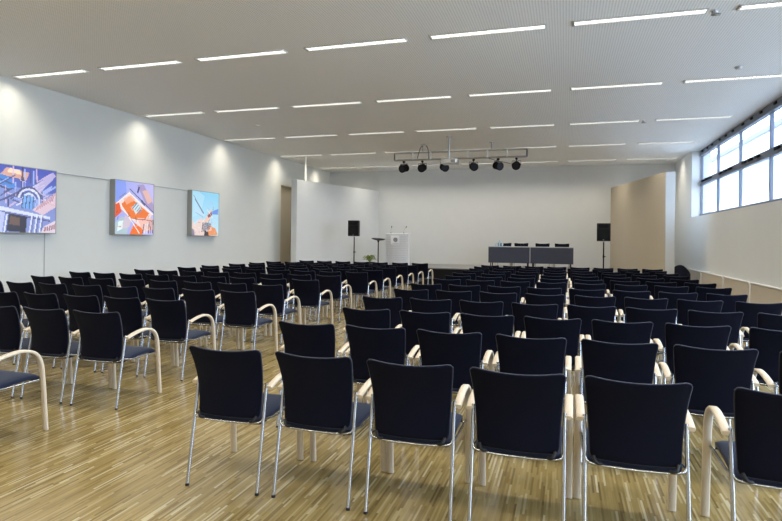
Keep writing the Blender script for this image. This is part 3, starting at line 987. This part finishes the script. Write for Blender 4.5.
def pic_orange():
    R = random.Random(8)
    P = Paint(lambda x, y: (.45 + .2 * x, .50 + .1 * x, .88))
    P.poly([(.0, .55), (.3, .6), (.25, 1), (0, 1)], (.30, .42, .88), .7)
    P.poly([(.55, .95), (.72, .98), (1, .60), (1, .45), (.80, .55)], (.48, .40, .62), .9)
    P.poly([(.68, .85), (.82, .88), (.97, .66), (.84, .60)], (.85, .58, .50), .9)
    P.poly([(.34, .80), (.98, .42), (.72, .08), (.02, .55)], (.95, .80, .75), .95)
    P.poly([(.34, .72), (.88, .42), (.76, .27), (.40, .30), (.14, .55)], (.88, .28, .05), 1)
    P.poly([(.20, .66), (.40, .75), (.50, .66), (.28, .56)], (.95, .55, .40), .8)
    P.poly([(.42, .52), (.56, .63), (.66, .52), (.52, .38)], (.75, .82, .85), .95)
    for k in range(4):
        P.line(.44 + k * .05, .50 - k * .03, .55 + k * .04, .61 - k * .04, .02, (.12, .40, .55))
    P.poly([(0, .30), (.16, .42), (.10, .58), (0, .58)], (.85, .16, .03), 1)
    P.poly([(.36, .0), (.48, .22), (.74, .10), (.70, 0)], (.92, .26, .03), 1)
    P.poly([(.0, .0), (.30, .0), (.34, .22), (.16, .34), (0, .20)], (.55, .66, .70), .95)
    P.poly([(.05, .05), (.18, .10), (.20, .26), (.08, .24)], (.85, .93, .92), .9)
    P.poly([(.18, .10), (.36, .14), (.42, .30), (.24, .36)], (.75, .65, .72), .9)
    P.poly([(.56, .32), (.98, .32), (1, .1), (.72, .04)], (.92, .60, .52), .9)
    for k in range(6):
        P.line(.70 + k * .055, .02, .74 + k * .05, .20 + .02 * k, .018, R.choice(((.08, .10, .22), (.8, .85, .9))))
    P.line(.36, .86, 1, .44, .018, (.08, .08, .2)); P.line(.34, .79, .99, .40, .02, (.97, .93, .93))
    P.line(.14, .55, .62, .02, .02, (.97, .9, .88)); P.line(.45, .30, .95, .28, .012, (.45, .12, .1))
    P.line(.02, .56, .36, .80, .02, (.98, .88, .85)); P.line(.60, .92, .56, .80, .04, (.1, .1, .3))
    P.line(.66, .66, .76, .58, .05, (.15, .15, .3)); P.line(.10, .68, .26, .78, .014, (.3, .3, .5))
    for k in range(22):
        x, y, a = R.uniform(.02, .9), R.uniform(.02, .5), R.uniform(0, PI); L = R.uniform(.04, .12)
        P.line(x, y, x + L * math.cos(a), y + L * math.sin(a), .010, R.choice(((.95, .9, .9), (.2, .1, .15), (.95, .5, .3))), .7)
    return P


def pic_sky():
    R = random.Random(21)
    P = Paint(lambda x, y: (.36 + .3 * (1 - y), .72 + .12 * (1 - y), .92))
    P.poly([(.0, .4), (.3, .5), (.45, .9), (.2, 1), (0, 1)], (.62, .84, .94), .6)
    P.poly([(.0, .0), (.52, .0), (.48, .34), (.30, .40), (.10, .24), (0, .38)], (.88, .74, .70), 1)
    P.poly([(.42, .32), (.70, .62), (.76, .52), (.60, .30)], (.90, .68, .58), 1)
    P.poly([(.56, .46), (.72, .56), (.74, .47), (.60, .42)], (.35, .12, .15), 1)
    P.poly([(.68, .55), (.98, .64), (.96, .50), (.74, .50)], (.22, .38, .80), .95)
    P.poly([(.58, .24), (.86, .18), (.98, .02), (.55, .0)], (.88, .42, .20), 1)
    P.poly([(.60, .10), (.72, .12), (.74, .24), (.62, .22)], (.92, .62, .50), 1)
    P.line(.10, .82, .42, .50, .035, (.25, .33, .48)); P.line(.05, .90, .14, .80, .02, (.3, .4, .5))
    P.line(.10, .58, .45, .46, .05, (.65, .80, .92)); P.line(.12, .52, .40, .42, .012, (.4, .5, .75))
    for k in range(7):
        x = .36 + k * .045
        P.line(x, .08 + .01 * k, x + .04, .30, .028, R.choice(((.06, .05, .08), (.25, .18, .2), (.12, .12, .2))), .95)
    P.poly([(.44, .0), (.62, .0), (.60, .08), (.46, .12)], (.10, .05, .06), 1)
    P.poly([(.0, .0), (.1, .0), (.08, .12), (0, .16)], (.35, .3, .4), .9)
    for k in range(10):
        x, y = R.uniform(.05, .45), R.uniform(.02, .3)
        P.line(x, y, x + R.uniform(.03, .1), y + R.uniform(-.08, .1), .014, R.choice(((.98, .9, .88), (.6, .45, .5))), .8)
    P.ring(.70, .72, .06, .025, (.5, .68, .85), 0, 180, .8)
    for k in range(16):
        x, y, a = R.uniform(.45, .9), R.uniform(.02, .6), R.uniform(.3, 2.6); L = R.uniform(.04, .12)
        P.line(x, y, x + L * math.cos(a), y + L * math.sin(a), .016, R.choice(((.95, .85, .8), (.3, .2, .25), (.45, .6, .85), (.9, .6, .5))), .75)
    P.line(.55, .60, .78, .40, .014, (.97, .9, .85)); P.line(.80, .45, .98, .36, .02, (.55, .75, .92))
    return P


def picture_material():
    m = bpy.data.materials.new('backlit_print'); m.use_nodes = True
    n, l, b = nodes(m)
    at = n.new('ShaderNodeAttribute'); at.attribute_name = 'print'
    b.inputs['Roughness'].default_value = .25
    dk = n.new('ShaderNodeMix'); dk.data_type = 'RGBA'; dk.inputs[0].default_value = 1; dk.blend_type = 'MULTIPLY'
    dk.inputs[7].default_value = (.5, .5, .5, 1)
    l.new(at.outputs['Color'], dk.inputs[6]); l.new(dk.outputs[2], b.inputs['Base Color'])
    l.new(at.outputs['Color'], b.inputs['Emission Color']); b.inputs['Emission Strength'].default_value = PIC_E
    return m


PIC_E = 0.6
M['print'] = picture_material()


def picture(y0, y1, z0, z1, P, lab):
    t = thing('lightbox_picture', lab, 'picture', (XL, (y0 + y1) / 2, z0), 0, 'backlit pictures on the left wall')
    D = .14; L = (y1 - y0) / 2; HH = z1 - z0
    fr = MB().span((.0, -L, 0), (D, L, .012)).span((0, -L, HH - .012), (D, L, HH)).span((0, -L, .012), (D, -L + .012, HH - .012)).span((0, L - .012, .012), (D, L, HH - .012))
    fr.span((0, -L + .012, .012), (.02, L - .012, HH - .012))
    fr.build('case', M['case'], t)
    me = bpy.data.meshes.new('print')
    vs = [(D - .004, -L + .012 + (2 * L - .024) * i / N, .012 + (HH - .024) * j / N) for j in range(N + 1) for i in range(N + 1)]
    fs = [(j * (N + 1) + i, j * (N + 1) + i + 1, (j + 1) * (N + 1) + i + 1, (j + 1) * (N + 1) + i) for j in range(N) for i in range(N)]
    me.from_pydata(vs, [], fs); me.update()
    ca = me.color_attributes.new('print', 'FLOAT_COLOR', 'CORNER')
    k = 0
    for j in range(N):
        for i in range(N):
            c = P.p[j][i]; c = tuple(.04 + .96 * v ** 1.35 for v in c)
            for _ in range(4):
                ca.data[k].color = (*c, 1); k += 1
    me.materials.append(M['print'])
    o = bpy.data.objects.new('print', me); COL.objects.link(o); o.parent = t


# screen-left is smaller y on this wall
picture(7.10, 8.35, 1.56, 2.74, pic_blue(), 'backlit picture of blue and white arches, nearest on the left wall')
picture(9.80, 11.00, 1.56, 2.745, pic_orange(), 'backlit picture with orange shapes, middle of three on the left wall')
picture(12.40, 13.60, 1.56, 2.745, pic_sky(), 'backlit picture of light blue sky with pink forms, farthest on the left wall')
o = MB().tube([(XL + .012, 8.35, 2.725), (XL + .012, 9.80, 2.725)], .010, 6).build('picture_cable', M['cable'])
tag(o, 'thin pale cable along the wall between the blue and the orange picture', 'cable', 'cables on the left wall')
o = MB().tube([(XL + .012, 11.0, 2.725), (XL + .012, 12.40, 2.725)], .010, 6).build('picture_cable', M['cable'])
tag(o, 'thin pale cable along the wall between the orange and the sky picture', 'cable', 'cables on the left wall')
o = MB().tube([(XL + .012, 8.22, .02), (XL + .012, 8.22, 1.56)], .009, 6).build('picture_cable', M['cable'])
tag(o, 'thin pale cable running down the wall below the blue picture', 'cable', 'cables on the left wall')
